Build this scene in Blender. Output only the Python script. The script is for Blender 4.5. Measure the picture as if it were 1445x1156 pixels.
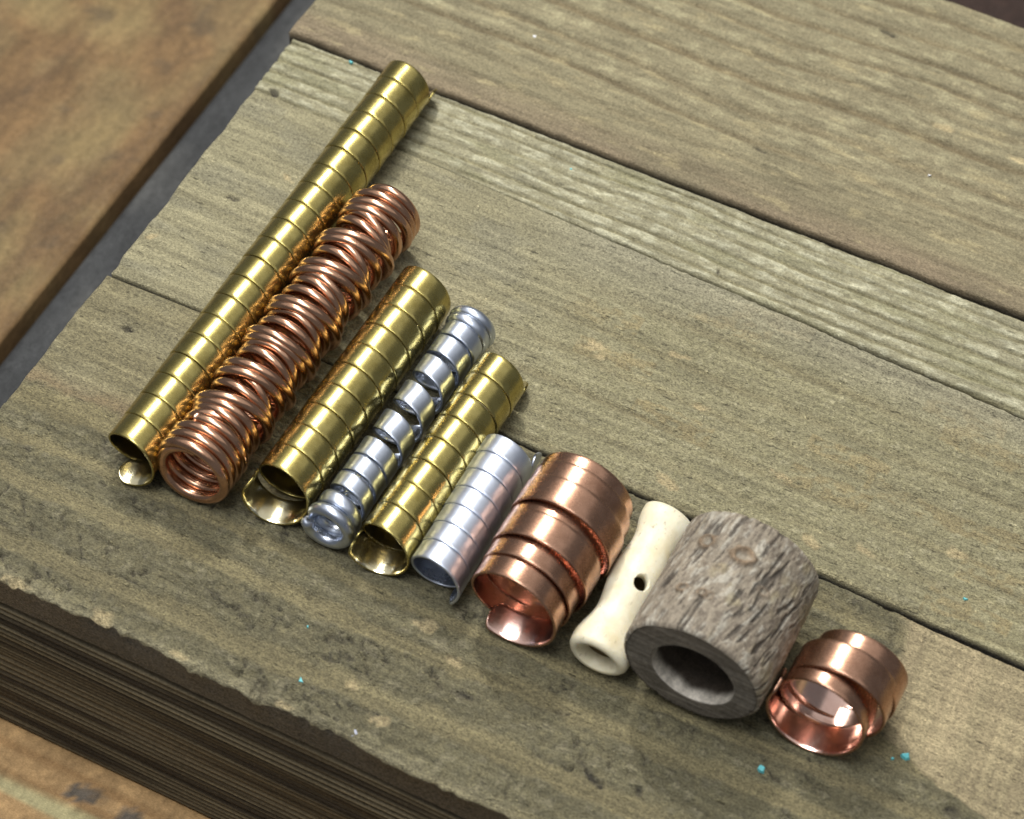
import bpy, math
import numpy as np

# ---------------------------------------------------------------- reset
for o in list(bpy.data.objects):
    bpy.data.objects.remove(o, do_unlink=True)
scene = bpy.context.scene
COL = scene.collection
MM = 0.001                      # everything below is written in millimetres
PI = math.pi

# ---------------------------------------------------------------- camera
cam_data = bpy.data.cameras.new('camera')
cam = bpy.data.objects.new('camera', cam_data)
COL.objects.link(cam)
cam_data.sensor_width = 36.0
cam_data.lens = 93.1
cam_data.clip_start = 0.01
cam_data.clip_end = 50.0
CAM = np.array([101.594, -214.651, 321.875])
RW = np.array([[0.889803, 0.455760, 0.023087],
               [0.379134, -0.710150, -0.593249],
               [-0.253984, 0.536628, -0.804688]])   # right, down, forward
from mathutils import Matrix, Vector
cam.matrix_world = Matrix((
    (RW[0][0], -RW[1][0], -RW[2][0], CAM[0] * MM),
    (RW[0][1], -RW[1][1], -RW[2][1], CAM[1] * MM),
    (RW[0][2], -RW[1][2], -RW[2][2], CAM[2] * MM),
    (0, 0, 0, 1)))
cam_data.dof.use_dof = True
cam_data.dof.focus_distance = 0.398
cam_data.dof.aperture_fstop = 28.0
scene.camera = cam

# ---------------------------------------------------------------- world and lamps
world = bpy.data.worlds.new('World')
scene.world = world
world.use_nodes = True
wn = world.node_tree.nodes
wn['Background'].inputs['Color'].default_value = (0.92, 0.96, 1.0, 1)
wn['Background'].inputs['Strength'].default_value = 0.17


def area_lamp(name, direction, dist, sx, sy, watts, color, offset=(0, 0), target=(0, -10, 0)):
    d = Vector(direction).normalized()
    ld = bpy.data.lights.new(name, 'AREA')
    ld.shape = 'RECTANGLE'
    ld.size = sx
    ld.size_y = sy
    ld.energy = watts
    ld.color = color
    o = bpy.data.objects.new(name, ld)
    COL.objects.link(o)
    q = d.to_track_quat('Z', 'Y')
    o.rotation_euler = q.to_euler()
    right = q @ Vector((1, 0, 0))
    up = q @ Vector((0, 1, 0))
    o.location = Vector(target) * MM + d * dist + right * offset[0] + up * offset[1]
    return o


KEY = (-0.33, 0.52, 0.79)
area_lamp('key_lamp', KEY, 1.1, 0.075, 0.20, 8.2, (1.0, 0.97, 0.90))
# barred ceiling fitting of four tubes above the bench, seen as striped highlights in the curled strip ends
for k in range(4):
    area_lamp('ceiling_tube', (-0.14, -0.10, 1.0), 1.3, 0.15, 0.60, 3.1, (0.96, 0.98, 1.0),
              offset=((k - 1.5) * 0.19, 0.0))
# wide area light, added to stand in for soft ceiling bounce
area_lamp('ceiling_bounce_fill', (-0.12, 0.10, 1.0), 1.5, 3.2, 3.2, 15.0, (1.0, 0.98, 0.94))

scene.view_settings.view_transform = 'Standard'
scene.view_settings.look = 'None'
scene.view_settings.exposure = 0.0
scene.view_settings.gamma = 1.0
scene.view_settings.use_curve_mapping = False

# ---------------------------------------------------------------- numeric noise
def _hash(ix, iy, seed):
    n = (ix.astype(np.int64) * 374761393 + iy.astype(np.int64) * 668265263 + seed * 1442695041) & 0xFFFFFFFF
    n = ((n ^ (n >> 13)) * 1274126177) & 0xFFFFFFFF
    n = (n ^ (n >> 16)) & 0xFFFFFFFF
    n = (n * 2246822519) & 0xFFFFFFFF
    n = n ^ (n >> 15)
    return (n & 0xFFFFFF) / float(0xFFFFFF)


def vn(x, y, seed=0):
    x = np.asarray(x, float); y = np.asarray(y, float)
    x, y = np.broadcast_arrays(x, y)
    ix = np.floor(x); iy = np.floor(y)
    fx = x - ix; fy = y - iy
    fx = fx * fx * (3 - 2 * fx); fy = fy * fy * (3 - 2 * fy)
    a = _hash(ix, iy, seed); b = _hash(ix + 1, iy, seed)
    c = _hash(ix, iy + 1, seed); d = _hash(ix + 1, iy + 1, seed)
    return (a + (b - a) * fx) * (1 - fy) + (c + (d - c) * fx) * fy


def fbm(x, y, seed=0, octv=4, gain=0.5):
    s = 0.0; amp = 1.0; tot = 0.0
    for k in range(octv):
        s = s + amp * vn(x * 2 ** k + 13.7 * k, y * 2 ** k - 7.1 * k, seed + 17 * k)
        tot += amp; amp *= gain
    return s / tot


def sst(a, b, x):
    t = np.clip((x - a) / (b - a), 0, 1)
    return t * t * (3 - 2 * t)


def mixc(a, b, t):
    return a + (np.asarray(b) - a) * t[..., None]

# ---------------------------------------------------------------- materials
def new_mat(name):
    m = bpy.data.materials.new(name)
    m.use_nodes = True
    return m, m.node_tree.nodes, m.node_tree.links, m.node_tree.nodes['Principled BSDF']


def coord(n, l, scale):
    tc = n.new('ShaderNodeTexCoord')
    mp = n.new('ShaderNodeMapping')
    mp.inputs['Scale'].default_value = scale
    l.new(tc.outputs['Object'], mp.inputs['Vector'])
    return mp.outputs['Vector']


def noise(n, l, vec, scale=1.0, detail=4, rough=0.6):
    t = n.new('ShaderNodeTexNoise')
    t.inputs['Scale'].default_value = scale
    t.inputs['Detail'].default_value = detail
    t.inputs['Roughness'].default_value = rough
    l.new(vec, t.inputs['Vector'])
    return t.outputs['Fac']


def maprange(n, l, v, a, b, c, d):
    t = n.new('ShaderNodeMapRange')
    for i, x in enumerate((a, b, c, d)):
        t.inputs[i + 1].default_value = x
    l.new(v, t.inputs[0])
    return t.outputs[0]


def math_node(n, l, op, a, b):
    t = n.new('ShaderNodeMath'); t.operation = op
    for i, x in enumerate((a, b)):
        if isinstance(x, (int, float)):
            t.inputs[i].default_value = x
        else:
            l.new(x, t.inputs[i])
    return t.outputs[0]


def wood_mat(name, grain=(90, 700, 700), bump=0.35, rlo=0.5, rhi=0.85, amp=(0.72, 1.28), spec=0.35, fine=1500,
             micro=0.6, fleck=0.0, crack=0.0, crackdir=(330, 1900, 1900)):
    """colour lives in the mesh attribute 'wood' (species, weathering); nodes add grain, flecks, fine checks and relief"""
    m, n, l, b = new_mat(name)
    at = n.new('ShaderNodeAttribute'); at.attribute_name = 'wood'
    v1 = coord(n, l, grain)
    v2 = coord(n, l, (1, 1, 1))
    v3 = coord(n, l, crackdir)
    g = noise(n, l, v1, 1.0, 5, 0.65)
    f = noise(n, l, v2, fine, 5, 0.75)
    ck = noise(n, l, v3, 1.0, 3, 0.6)
    ckm = maprange(n, l, ck, 0.36, 0.28, 0, 1)              # thin dark checks along the grain
    fkn = noise(n, l, coord(n, l, (crackdir[0] * 4, crackdir[1] * 1.3, crackdir[2] * 1.3)), 1.0, 2, 0.5)
    fkm = maprange(n, l, fkn, 0.62, 0.72, 0, 1)             # raised fibres, lightened to paint in their small highlights
    k = math_node(n, l, 'MULTIPLY', maprange(n, l, g, 0.3, 0.7, amp[0], amp[1]), maprange(n, l, f, 0.3, 0.7, 0.74, 1.26))
    xf = noise(n, l, coord(n, l, (2600, 4600, 4600)), 1.0, 3, 0.7)      # crisp fibre ends
    k = math_node(n, l, 'MULTIPLY', k, maprange(n, l, xf, 0.3, 0.7, 1 - 0.30 * micro, 1 + 0.30 * micro))
    k = math_node(n, l, 'MULTIPLY', k, math_node(n, l, 'SUBTRACT', 1.0, math_node(n, l, 'MULTIPLY', ckm, crack)))
    k = math_node(n, l, 'MULTIPLY', k, math_node(n, l, 'ADD', 1.0, math_node(n, l, 'MULTIPLY', fkm, fleck)))
    mx = n.new('ShaderNodeMix'); mx.data_type = 'RGBA'; mx.blend_type = 'MULTIPLY'
    mx.inputs[0].default_value = 1.0
    l.new(at.outputs['Color'], mx.inputs[6])
    cb = n.new('ShaderNodeCombineColor')
    for i in range(3):
        l.new(k, cb.inputs[i])
    l.new(cb.outputs[0], mx.inputs[7])
    l.new(mx.outputs[2], b.inputs['Base Color'])
    l.new(maprange(n, l, xf, 0.4, 0.68, rhi, rlo), b.inputs['Roughness'])
    b.inputs['Specular IOR Level'].default_value = spec
    h = math_node(n, l, 'ADD', g, f)
    h = math_node(n, l, 'ADD', h, math_node(n, l, 'MULTIPLY', xf, 0.55 * micro))
    h = math_node(n, l, 'ADD', h, math_node(n, l, 'MULTIPLY', fkm, fleck * 0.9))
    h = math_node(n, l, 'SUBTRACT', h, math_node(n, l, 'MULTIPLY', ckm, crack * 1.2))
    bp = n.new('ShaderNodeBump')
    bp.inputs['Strength'].default_value = bump
    bp.inputs['Distance'].default_value = 0.0004
    l.new(h, bp.inputs['Height'])
    l.new(bp.outputs['Normal'], b.inputs['Normal'])
    return m


def metal_mat(name, col, dark, rough=(0.2, 0.34), scratch=0.05, tarnish=(0.42, 0.75), aniso=0.0):
    m, n, l, b = new_mat(name)
    b.inputs['Metallic'].default_value = 1.0
    v = coord(n, l, (1, 1, 1))
    big = noise(n, l, v, 330, 4, 0.65)
    fine = noise(n, l, v, 2600, 3, 0.7)
    mx = n.new('ShaderNodeMix'); mx.data_type = 'RGBA'
    l.new(maprange(n, l, big, tarnish[0], tarnish[1], 0, 1), mx.inputs[0])
    mx.inputs[6].default_value = (*col, 1)
    mx.inputs[7].default_value = (*dark, 1)
    l.new(mx.outputs[2], b.inputs['Base Color'])
    r = math_node(n, l, 'ADD', maprange(n, l, big, 0.3, 0.7, rough[0], rough[1]), maprange(n, l, fine, 0.3, 0.7, -0.02, 0.05))
    l.new(r, b.inputs['Roughness'])
    # fine drawn lines run round the strip: noise squeezed along the bead axis
    v2 = coord(n, l, (250, 5200, 250))
    s = noise(n, l, v2, 1.0, 3, 0.6)
    h = math_node(n, l, 'ADD', s, math_node(n, l, 'MULTIPLY', big, 0.35))
    bp = n.new('ShaderNodeBump')
    bp.inputs['Strength'].default_value = scratch
    bp.inputs['Distance'].default_value = 0.0005
    l.new(h, bp.inputs['Height'])
    l.new(bp.outputs['Normal'], b.inputs['Normal'])
    return m


M = {}
M['brass'] = metal_mat('tarnished_brass', (0.50, 0.42, 0.155), (0.31, 0.25, 0.08), (0.19, 0.30), 0.025, tarnish=(0.36, 0.68))
M['brass_in'] = metal_mat('clean_brass', (0.80, 0.73, 0.50), (0.70, 0.61, 0.38), (0.12, 0.19), 0.02)
M['copper'] = metal_mat('satin_copper', (0.55, 0.32, 0.22), (0.33, 0.18, 0.118), (0.19, 0.31), tarnish=(0.36, 0.68))
M['copper_in'] = metal_mat('clean_copper', (0.82, 0.57, 0.49), (0.72, 0.47, 0.40), (0.13, 0.20), 0.02)
M['wire'] = metal_mat('copper_wire', (0.60, 0.355, 0.235), (0.37, 0.205, 0.13), (0.16, 0.26), 0.02)
M['alu'] = metal_mat('brushed_aluminium', (0.60, 0.645, 0.75), (0.46, 0.50, 0.61), (0.32, 0.44), 0.09)
M['alu_in'] = metal_mat('clean_aluminium', (0.72, 0.76, 0.84), (0.60, 0.64, 0.73), (0.22, 0.32), 0.03)
M['alu_dark'] = metal_mat('hammered_aluminium', (0.54, 0.59, 0.69), (0.39, 0.43, 0.52), (0.26, 0.38), 0.06)
M['plank'] = wood_mat('weathered_plank', bump=0.7, fleck=0.45, crack=0.35, rlo=.35, micro=1.2)
M['rough'] = wood_mat('weathered_rough_plank', grain=(70, 800, 800), bump=0.95, fine=1500, spec=0.55, rlo=0.24, fleck=0.75, crack=0.55, micro=1.9)
M['beam'] = wood_mat('dark_beam', grain=(40, 900, 900), bump=0.5, spec=0.2)
M['table'] = wood_mat('bench_wood', grain=(260, 90, 200), bump=0.12, fine=600, spec=0.25)
M['bark'] = wood_mat('bark', grain=(900, 260, 900), bump=0.42, fine=1900, spec=0.35, fleck=0.5, crack=0.5, crackdir=(1500, 330, 1500))
M['endgrain'] = wood_mat('sawn_end', grain=(120, 400, 1500), bump=0.15, fine=1600, spec=0.3)

# ---------------------------------------------------------------- mesh helpers
def link_mesh(name, verts, faces, mats, parent=None, smooth=True, midx=None, color=None):
    me = bpy.data.meshes.new(name)
    verts = np.asarray(verts, np.float32) * MM
    me.vertices.add(len(verts))
    me.vertices.foreach_set('co', verts.ravel())
    if isinstance(faces, np.ndarray):
        nf, k = faces.shape
        me.loops.add(nf * k)
        me.loops.foreach_set('vertex_index', faces.astype(np.int32).ravel())
        me.polygons.add(nf)
        me.polygons.foreach_set('loop_start', np.arange(0, nf * k, k, dtype=np.int32))
    else:
        lens = np.array([len(f) for f in faces], np.int32)
        flat = np.array([i for f in faces for i in f], np.int32)
        me.loops.add(len(flat))
        me.loops.foreach_set('vertex_index', flat)
        me.polygons.add(len(lens))
        me.polygons.foreach_set('loop_start', np.concatenate(([0], np.cumsum(lens)[:-1])).astype(np.int32))
        nf = len(lens)
    for m in mats:
        me.materials.append(m)
    if midx is not None:
        me.polygons.foreach_set('material_index', np.asarray(midx, np.int32))
    me.polygons.foreach_set('use_smooth', np.full(nf, smooth, dtype=bool))
    me.update(calc_edges=True)
    me.validate()
    if color is not None:
        a = me.attributes.new('wood', 'FLOAT_COLOR', 'POINT')
        c = np.ones((len(verts), 4), np.float32)
        c[:, :3] = np.clip(color, 0, 1)
        a.data.foreach_set('color', c.ravel())
    o = bpy.data.objects.new(name, me)
    COL.objects.link(o)
    if parent is not None:
        o.parent = parent
    return o


def tag(o, label, cat, group=None):
    o['label'] = label
    o['category'] = cat
    if group:
        o['group'] = group
    return o


def empty(name, loc=(0, 0, 0)):
    o = bpy.data.objects.new(name, None)
    COL.objects.link(o)
    o.empty_display_size = 0.01
    o.location = Vector(loc) * MM
    return o


def grid_faces(nu, nv, wrap_v=False):
    i = np.arange(nu - 1)[:, None]
    j = np.arange(nv if wrap_v else nv - 1)[None, :]
    j2 = (j + 1) % nv
    a = i * nv + j; b = (i + 1) * nv + j; c = (i + 1) * nv + j2; d = i * nv + j2
    return np.stack([np.broadcast_to(q, a.shape) for q in (a, b, c, d)], -1).reshape(-1, 4)

# ---------------------------------------------------------------- planks of the board
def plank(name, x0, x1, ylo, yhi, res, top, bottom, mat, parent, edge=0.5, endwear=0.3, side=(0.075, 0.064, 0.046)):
    """heightfield top with rounded worn edges, closed down to z = bottom.
    ylo / yhi: functions of x.  top(X, Y, v) -> (z, colour)"""
    nu = int((x1 - x0) / res)
    u = np.linspace(0, 1, nu)
    wmax = float(np.max(yhi(np.array([x0, x1])) - ylo(np.array([x0, x1]))))
    nv = int(wmax / res)
    v = np.linspace(0, 1, nv)
    X = x0 + (x1 - x0) * u[:, None] + np.zeros((1, nv))
    lo = ylo(X[:, :1]); hi = yhi(X[:, :1])
    Y = lo + (hi - lo) * v[None, :]
    # uneven sawn end
    endn = (fbm(Y / 5.0, 0 * Y + 3.1, 77, 4) - 0.5) * 2.4 * endwear + (vn(Y / 1.1, 0 * Y, 78) - 0.5) * 0.5 * endwear
    X = X + endn * np.exp(-(X - x0) / 3.0)
    Z, c = top(X, Y)
    ed = np.minimum(np.minimum(Y - lo, hi - Y), (X - x0 - endn * np.exp(-(X - x0) / 3.0)))
    Z = Z - edge * np.clip(1 - ed / (edge * 1.6 + 1e-6), 0, 1) ** 2
    P = np.stack([X, Y, Z], -1)
    V = P.reshape(-1, 3)
    Fc = grid_faces(nu, nv)
    # border loop (counter-clockwise seen from above)
    idx = np.arange(nu * nv).reshape(nu, nv)
    loop = np.concatenate([idx[:, 0], idx[-1, 1:], idx[-2::-1, -1], idx[0, -2:0:-1]])
    rows = [loop]
    allv = [V]; allc = [c.reshape(-1, 3)]
    base = len(V)
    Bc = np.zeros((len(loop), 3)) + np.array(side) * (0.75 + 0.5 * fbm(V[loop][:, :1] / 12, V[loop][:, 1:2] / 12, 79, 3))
    for k, f in enumerate((0.03, 0.2, 1.0)):
        B = V[loop].copy()
        if k > 0:
            B[:, 1] = np.where(B[:, 1] < -50, B[:, 1] * 0.25 + 0.75 * (-61.3 + 0.5 * (B[:, 0] + 50) / 80), B[:, 1])
        B[:, 2] = B[:, 2] * (1 - f) + bottom * f
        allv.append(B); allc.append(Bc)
        rows.append(np.arange(base, base + len(loop))); base += len(loop)
    sides = []
    for a, b in zip(rows[:-1], rows[1:]):
        a2 = np.roll(a, -1); b2 = np.roll(b, -1)
        sides.append(np.stack([a, b, b2, a2], -1))
    Fc = np.concatenate([Fc] + sides)
    return link_mesh(name, np.concatenate(allv), Fc, [mat], parent, True, None, np.concatenate(allc))


def spots(X, Y, lst):
    """sum of soft elongated blobs: (x, y, rx, ry, angle)"""
    s = np.zeros_like(X)
    for k, (px, py, rx, ry, a) in enumerate(lst):
        ca, sa = math.cos(a), math.sin(a)
        dx = (X - px); dy = (Y - py)
        m = (np.abs(dx) < rx * 3 + ry * 3) & (np.abs(dy) < rx * 3 + ry * 3)
        if not m.any():
            continue
        xx = (dx * ca + dy * sa) / rx; yy = (-dx * sa + dy * ca) / ry
        q = np.sqrt(xx * xx + yy * yy) + (vn(X / 0.7, Y / 0.7, 300 + k) - 0.5) * 0.9
        s = np.maximum(s, sst(1.15, 0.55, q) * m)
    return s


PALE = [(5.2, 16.8, 1.9, 0.9, 0.2), (69.1, 7.5, 1.7, 1.0, 0), (56.9, 1.7, 1.8, 0.6, -.3), (7.1, 15.2, .9, .6, 0),
        (17.5, 21.3, 2.2, 0.45, .1), (26.8, -1.1, 2.6, 0.9, -.3), (49.6, -0.8, 2.0, .8, -.4), (8.1, -56.2, 1.6, 0.9, .2),
        (6.4, -39.5, 2.0, 1.2, .3), (-34.6, -60.0, 1.7, 1.4, 0), (-49.1, -60.8, 2.2, .7, 0), (-65.7, 3.6, 1.1, .7, .6),
        (-53.2, 24.3, 1.5, .5, -.5), (25, 14, 1.6, .5, .1), (41, 8, 2.0, .5, -.1), (12.5, -43, 1.6, .9, .1), (2, -53, 1.1, .8, .2),
        (-22, -60.2, 1.4, .6, 0), (-5, -60.4, 1.8, .5, .0), (36, 85, 2.4, .7, 0), (22, 92, 2.0, .5, 0), (50, 84, 2.2, .6, 0)]
DARK = [(-59.5, -13.8, 1.5, 0.6, .1), (-58.4, 16.4, 1.1, 0.5, .1), (19.5, 101.0, 1.9, 0.7, -.25), (16.7, -47.2, 2.1, .7, .1),
        (-60.7, -40.2, 1.9, .35, -.3), (84.2, -32.3, 1.3, 0.8, 0), (-64.4, 39.6, .9, 0.5, 0), (38.8, -50.7, 2.0, .5, -.4),
        (16.3, 39.5, .25, 1.0, .2), (45, -49.5, 1.2, .5, -.6), (30.0, -43.2, 1.0, .4, .3), (12, 66, 1.6, .25, -.2)]


def grooves(Y, X, period, seed, wav=1.0):
    """growth-ring relief: irregular lines running along x"""
    yy = Y + wav * (fbm(X / 38.0, Y / 30.0, seed, 3) - 0.5) * 4.0 + wav * (vn(X / 9.0, Y / 6.0, seed + 5) - 0.5) * 0.5
    ph = yy / period + 1.3 * (vn(yy / (period * 3.1), 0 * yy, seed + 9) - 0.5)
    fr = ph - np.floor(ph)
    ring = np.clip(1 - np.abs(fr - 0.5) / 0.22, 0, 1)
    ring = ring * ring * (3 - 2 * ring)
    return ring * (0.45 + 0.75 * vn(np.floor(ph) * 3.7, X / 40.0, seed + 3))


def common_spots(X, Y, Z, c):
    p = spots(X, Y, PALE); d = spots(X, Y, DARK)
    n = fbm(X / 1.2, Y / .5, 55, 3)
    c = mixc(c, np.array([0.50, 0.40, 0.22]), p * (0.55 + 0.5 * n))
    c = mixc(c, np.array([0.045, 0.038, 0.026]), d * np.clip(0.3 + n, 0, 1))
    Z = Z - 0.18 * p - 0.55 * d * (0.4 + n)
    return Z, c


def top_a(X, Y):
    g = grooves(Y, X, 5.6, 11, 1.2)
    fade = sst(60, 72, Y)
    lump = fbm(X / 2.6, Y / 1.1, 21, 4)
    Z = -0.45 * g * (0.35 + 0.65 * fade) + 0.28 * (lump - 0.5) + 0.12 * (fbm(X / .8, Y / .5, 22, 2) - 0.5)
    base = np.array([0.285, 0.252, 0.165])
    c = mixc(np.zeros(X.shape + (3,)) + base, np.array([0.375, 0.34, 0.225]), sst(0.45, 0.75, lump) * fade)
    c = mixc(c, np.array([0.195, 0.155, 0.092]), np.clip(g * 0.85, 0, 1) * (0.4 + 0.6 * fade))
    # browner smooth strip along the joint
    pk = sst(7.0, 1.0, Y - 53.3 + 4 * (fbm(X / 30, Y / 5, 23, 3) - 0.5)) * (0.5 + 0.5 * vn(X / 25, Y / 3, 24))
    c = mixc(c, np.array([0.27, 0.20, 0.145]), pk * 0.8)
    gm = sst(0.5, 0.8, fbm(X / 26, Y / 7, 26, 4)) * (1 - fade)
    c = mixc(c, np.array([0.20, 0.175, 0.115]), 0.7 * gm)
    c = mixc(c, np.array([0.42, 0.36, 0.22]), 0.6 * sst(0.66, 0.8, fbm(X / 5, Y / 1.3, 25, 3)))
    c = c * (0.80 + 0.22 * fbm(X / 55, Y / .8, 27, 3))[..., None] * np.array([.93, .905, .815])
    return common_spots(X, Y, Z, c)


def top_b(X, Y):
    g = grooves(Y, X, 2.25, 31, 0.6)
    lump = fbm(X / 1.9, Y / .7, 32, 4)
    Z = -0.5 * g + 0.34 * (lump - 0.5) + 0.12 * (vn(X / .7, Y / .4, 34) - .5)
    c = np.zeros(X.shape + (3,)) + np.array([0.30, 0.275, 0.175])
    c = mixc(c, np.array([0.46, 0.435, 0.30]), sst(0.44, 0.72, lump) * (1 - 0.8 * np.clip(g, 0, 1)))
    c = mixc(c, np.array([0.185, 0.16, 0.082]), np.clip(g, 0, 1) * 0.85)
    c = mixc(c, np.array([0.25, 0.235, 0.13]), 0.55 * sst(0.5, 0.75, fbm(X / 14, Y / 3, 33, 3)))
    return common_spots(X, Y, Z, c)


def top_c(X, Y):
    # sawn face: faint slanting saw steps, fuzzy fibres, patches where the grain tore
    lump = fbm(X / 1.5, Y / .8, 41, 5)
    broad = fbm(X / 30, Y / 9, 42, 4)
    rg = sst(20, -40, X * 0.25 - Y * 0.6 + 30 * (broad - .5) + 0) * 0 + sst(-28, 6, X + 14 * (broad - 0.5) - 0.35 * Y)
    g = grooves(Y, X, 5.8, 43, 1.0)
    st = Y / 3.6 + 0.5 * (vn(X / 11, Y / 4, 44) - .5)
    sx = X / 13.0 + vn(np.floor(st) * 1.7, 0 * X, 45) * 9
    step = _hash(np.floor(sx), np.floor(st), 46)
    Z = 0.10 * (lump - .5) + rg * (0.42 * (lump - .5) + 0.12 * (step - .5) + 0.22 * (vn(X / .6, Y / .45, 47) - .5)) - 0.30 * g * rg
    c = np.zeros(X.shape + (3,)) + np.array([0.315, 0.288, 0.195])
    c = mixc(c, np.array([0.245, 0.225, 0.140]), rg * (0.45 + 0.5 * sst(.4, .65, lump)))
    c = mixc(c, np.array([0.38, 0.35, 0.245]), rg * sst(.58, .75, lump) * 0.7)
    c = mixc(c, np.array([0.30, 0.245, 0.14]), rg * 0.75 * (step > 0.82) * sst(.35, .6, lump))
    c = mixc(c, np.array([0.22, 0.19, 0.115]), 0.62 * np.clip(g, 0, 1) * (0.25 + 0.75 * rg))
    # greyer, smoother strip along the back joint
    gr = sst(12, 1, 37.2 - Y + 5 * (broad - .5)) * sst(-20, 0, X)
    c = mixc(c, np.array([0.335, 0.315, 0.245]), 0.75 * gr)
    gy = sst(.5, .7, fbm(X / 9, Y / 3.0, 48, 4)) * (1 - rg)
    c = mixc(c, np.array([0.27, 0.252, 0.185]), gy * 0.7)
    c = c * (0.80 + 0.40 * fbm(X / 60, Y / .8, 49, 3))[..., None] * np.array([1.10, 1.075, 0.955])
    Z = Z + 0.16 * (fbm(X / 40, Y / .7, 50, 2) - .5)
    return common_spots(X, Y, Z, c)


def top_d(X, Y):
    lump = fbm(X / 2.6, Y / 1.7, 51, 5)
    broad = fbm(X / 24, Y / 8, 52, 4)
    # stripes of crusty grey wood between smoother tan earlywood bands
    yy = Y + 3.5 * (fbm(X / 40, Y / 30, 53, 3) - .5) - 0.03 * X
    ph = yy / 8.2 + 0.5 * (vn(yy / 11, 0 * X, 54) - .5)
    fr = np.abs((ph - np.floor(ph)) - .5) * 2
    band = sst(0.22, 0.50, fr + 0.55 * (fbm(X / 4.5, Y / 2.2, 55, 4) - .5))
    rb = -27.5 + 0.06 * (X + 40)
    crust = sst(0.8, -0.8, Y - rb + 3.0 * (fbm(X / 3, Y / 3, 56, 4) - .5))           # front half is crusty
    mid = sst(-22, -6, X + 8 * (broad - .5))                                       # behind the beads
    right = sst(-1.2, 1.2, X - np.interp(-Y, [0, 10.2, 25.6, 29.4, 31, 33.5], [66, 66.8, 72, 81.5, 89.3, 112]) + 4.5 * (fbm(X / 3, Y / 3, 57, 4) - .5))
    m = np.clip(np.maximum(crust, mid) * (1 - right), 0, 1)
    fl = sst(-27, -24, Y)
    band = band * (1 - 0.55 * fl) + 0.55 * fl * sst(.35, .6, lump)
    r = m * band
    crack = np.abs(fbm(X / 3.2 + 0.25 * Y, Y / 2.6, 58, 3) - .5)
    crack = sst(0.035, 0.0, crack) * r * sst(.45, .62, fbm(X / 6, Y / 5, 59, 2))
    crust_h = fbm(X / 1.25, Y / 0.95, 62, 3)
    Z = 0.08 * (lump - .5) + m * 0.10 * (vn(X / .9, Y / .6, 60) - .5) + r * (0.30 + 1.0 * (lump - .5) + 0.95 * (crust_h - .5)) - 0.7 * crack
    c = np.zeros(X.shape + (3,)) + np.array([0.285, 0.252, 0.165])
    tan = np.array([0.238, 0.205, 0.122])
    c = mixc(c, tan, m * (0.75 + 0.4 * (broad - .5)))
    c = mixc(c, np.array([0.142, 0.135, 0.094]), r * (0.62 + 0.6 * (crust_h - .5)))
    c = mixc(c, np.array([0.30, 0.27, 0.195]), r * 0.65 * sst(.6, .78, crust_h))
    c = mixc(c, np.array([0.06, 0.05, 0.036]), crack * .8)
    # smooth cut at right: fine transverse plane marks
    pm = vn(X / .9 + Y * 0.12, Y / 14, 61)
    c = mixc(c, np.array([0.345, 0.285, 0.195]), right * (0.85 + 0.3 * (pm - .5)))
    ls = (1 - m) * (1 - right)
    pinkl = ls * sst(4.5, 0.5, Y - rb) * 0.8
    c = mixc(c, np.array([0.30, 0.225, 0.145]), pinkl)
    c = mixc(c, np.array([0.33, 0.30, 0.21]), ls * 0.5 * sst(.5, .7, fbm(X / 10, Y / 5, 64, 3)))
    # worn, chipped front arris is paler
    ar = sst(2.4, 0.2, Y + 61.3 + 2.2 * (fbm(X / 4, Y / 2, 63, 4) - .5))
    c = mixc(c, np.array([0.36, 0.325, 0.23]), ar * 0.6)
    Z = Z - 0.25 * ar * vn(X / 1.5, Y / .8, 65)
    c = c * (0.62 + 0.42 * fbm(X / 50, Y / .8, 66, 3))[..., None] * np.array([1.08, 1.055, .90])
    c = c * (1 + 0.28 * right)[..., None] * (1 + right * 0.55 * (fbm(X / .8 + Y * 0.10, Y / 22, 68, 3) - .5))[..., None]
    Z = Z + 0.22 * right * (fbm(X / .8 + Y * 0.10, Y / 22, 68, 3) - .5)
    Z = Z + 0.14 * (fbm(X / 40, Y / .7, 67, 2) - .5)
    Z = Z - 0.52
    Z = np.where(Z > -0.12, -0.12 + 0.25 * np.tanh((Z + 0.12) / 0.25) * 0.4, Z)
    return common_spots(X, Y, Z, c)


board = empty('wooden_board', (0, 0, -46))
tag(board, 'weathered grey-brown board of four rough planks carrying the row of beads', 'board')


def fx(f):
    return lambda x: f(np.asarray(x, float))


OFF = Vector((0, 0, 46 * MM))
def under(o):
    o.parent = board
    o.matrix_parent_inverse = Matrix.Identity(4)
    o.location = OFF
    return o


wob = lambda s, a=0.5: (lambda x: a * (fbm(x / 16.0, 0 * x + 0.3, s, 4) - .5) * 2)
w1, w2, w3, w4 = wob(101, .35), wob(102, .4), wob(103, .5), wob(104, 1.0)
L1 = lambda x: 52.2 + 1.5 * (x + 68) / 130
L2 = lambda x: 38.9 - 0.022 * (x + 68) - 0.00003 * (x + 68) ** 2
L3 = lambda x: -6.0 + 1.3 * np.sin(np.clip((x + 68) / 150, 0, 1) * PI) ** 1
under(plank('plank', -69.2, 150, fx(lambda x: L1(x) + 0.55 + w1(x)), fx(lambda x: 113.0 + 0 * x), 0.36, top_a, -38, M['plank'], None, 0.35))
under(plank('plank', -67.9, 150, fx(lambda x: L2(x) + 0.08 + 0.2 * sst(-30, 50, x) + w2(x) * .4), fx(lambda x: L1(x) - 0.5 + w1(x) * .6), 0.28, top_b, -38, M['plank'], None, 0.35))
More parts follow.
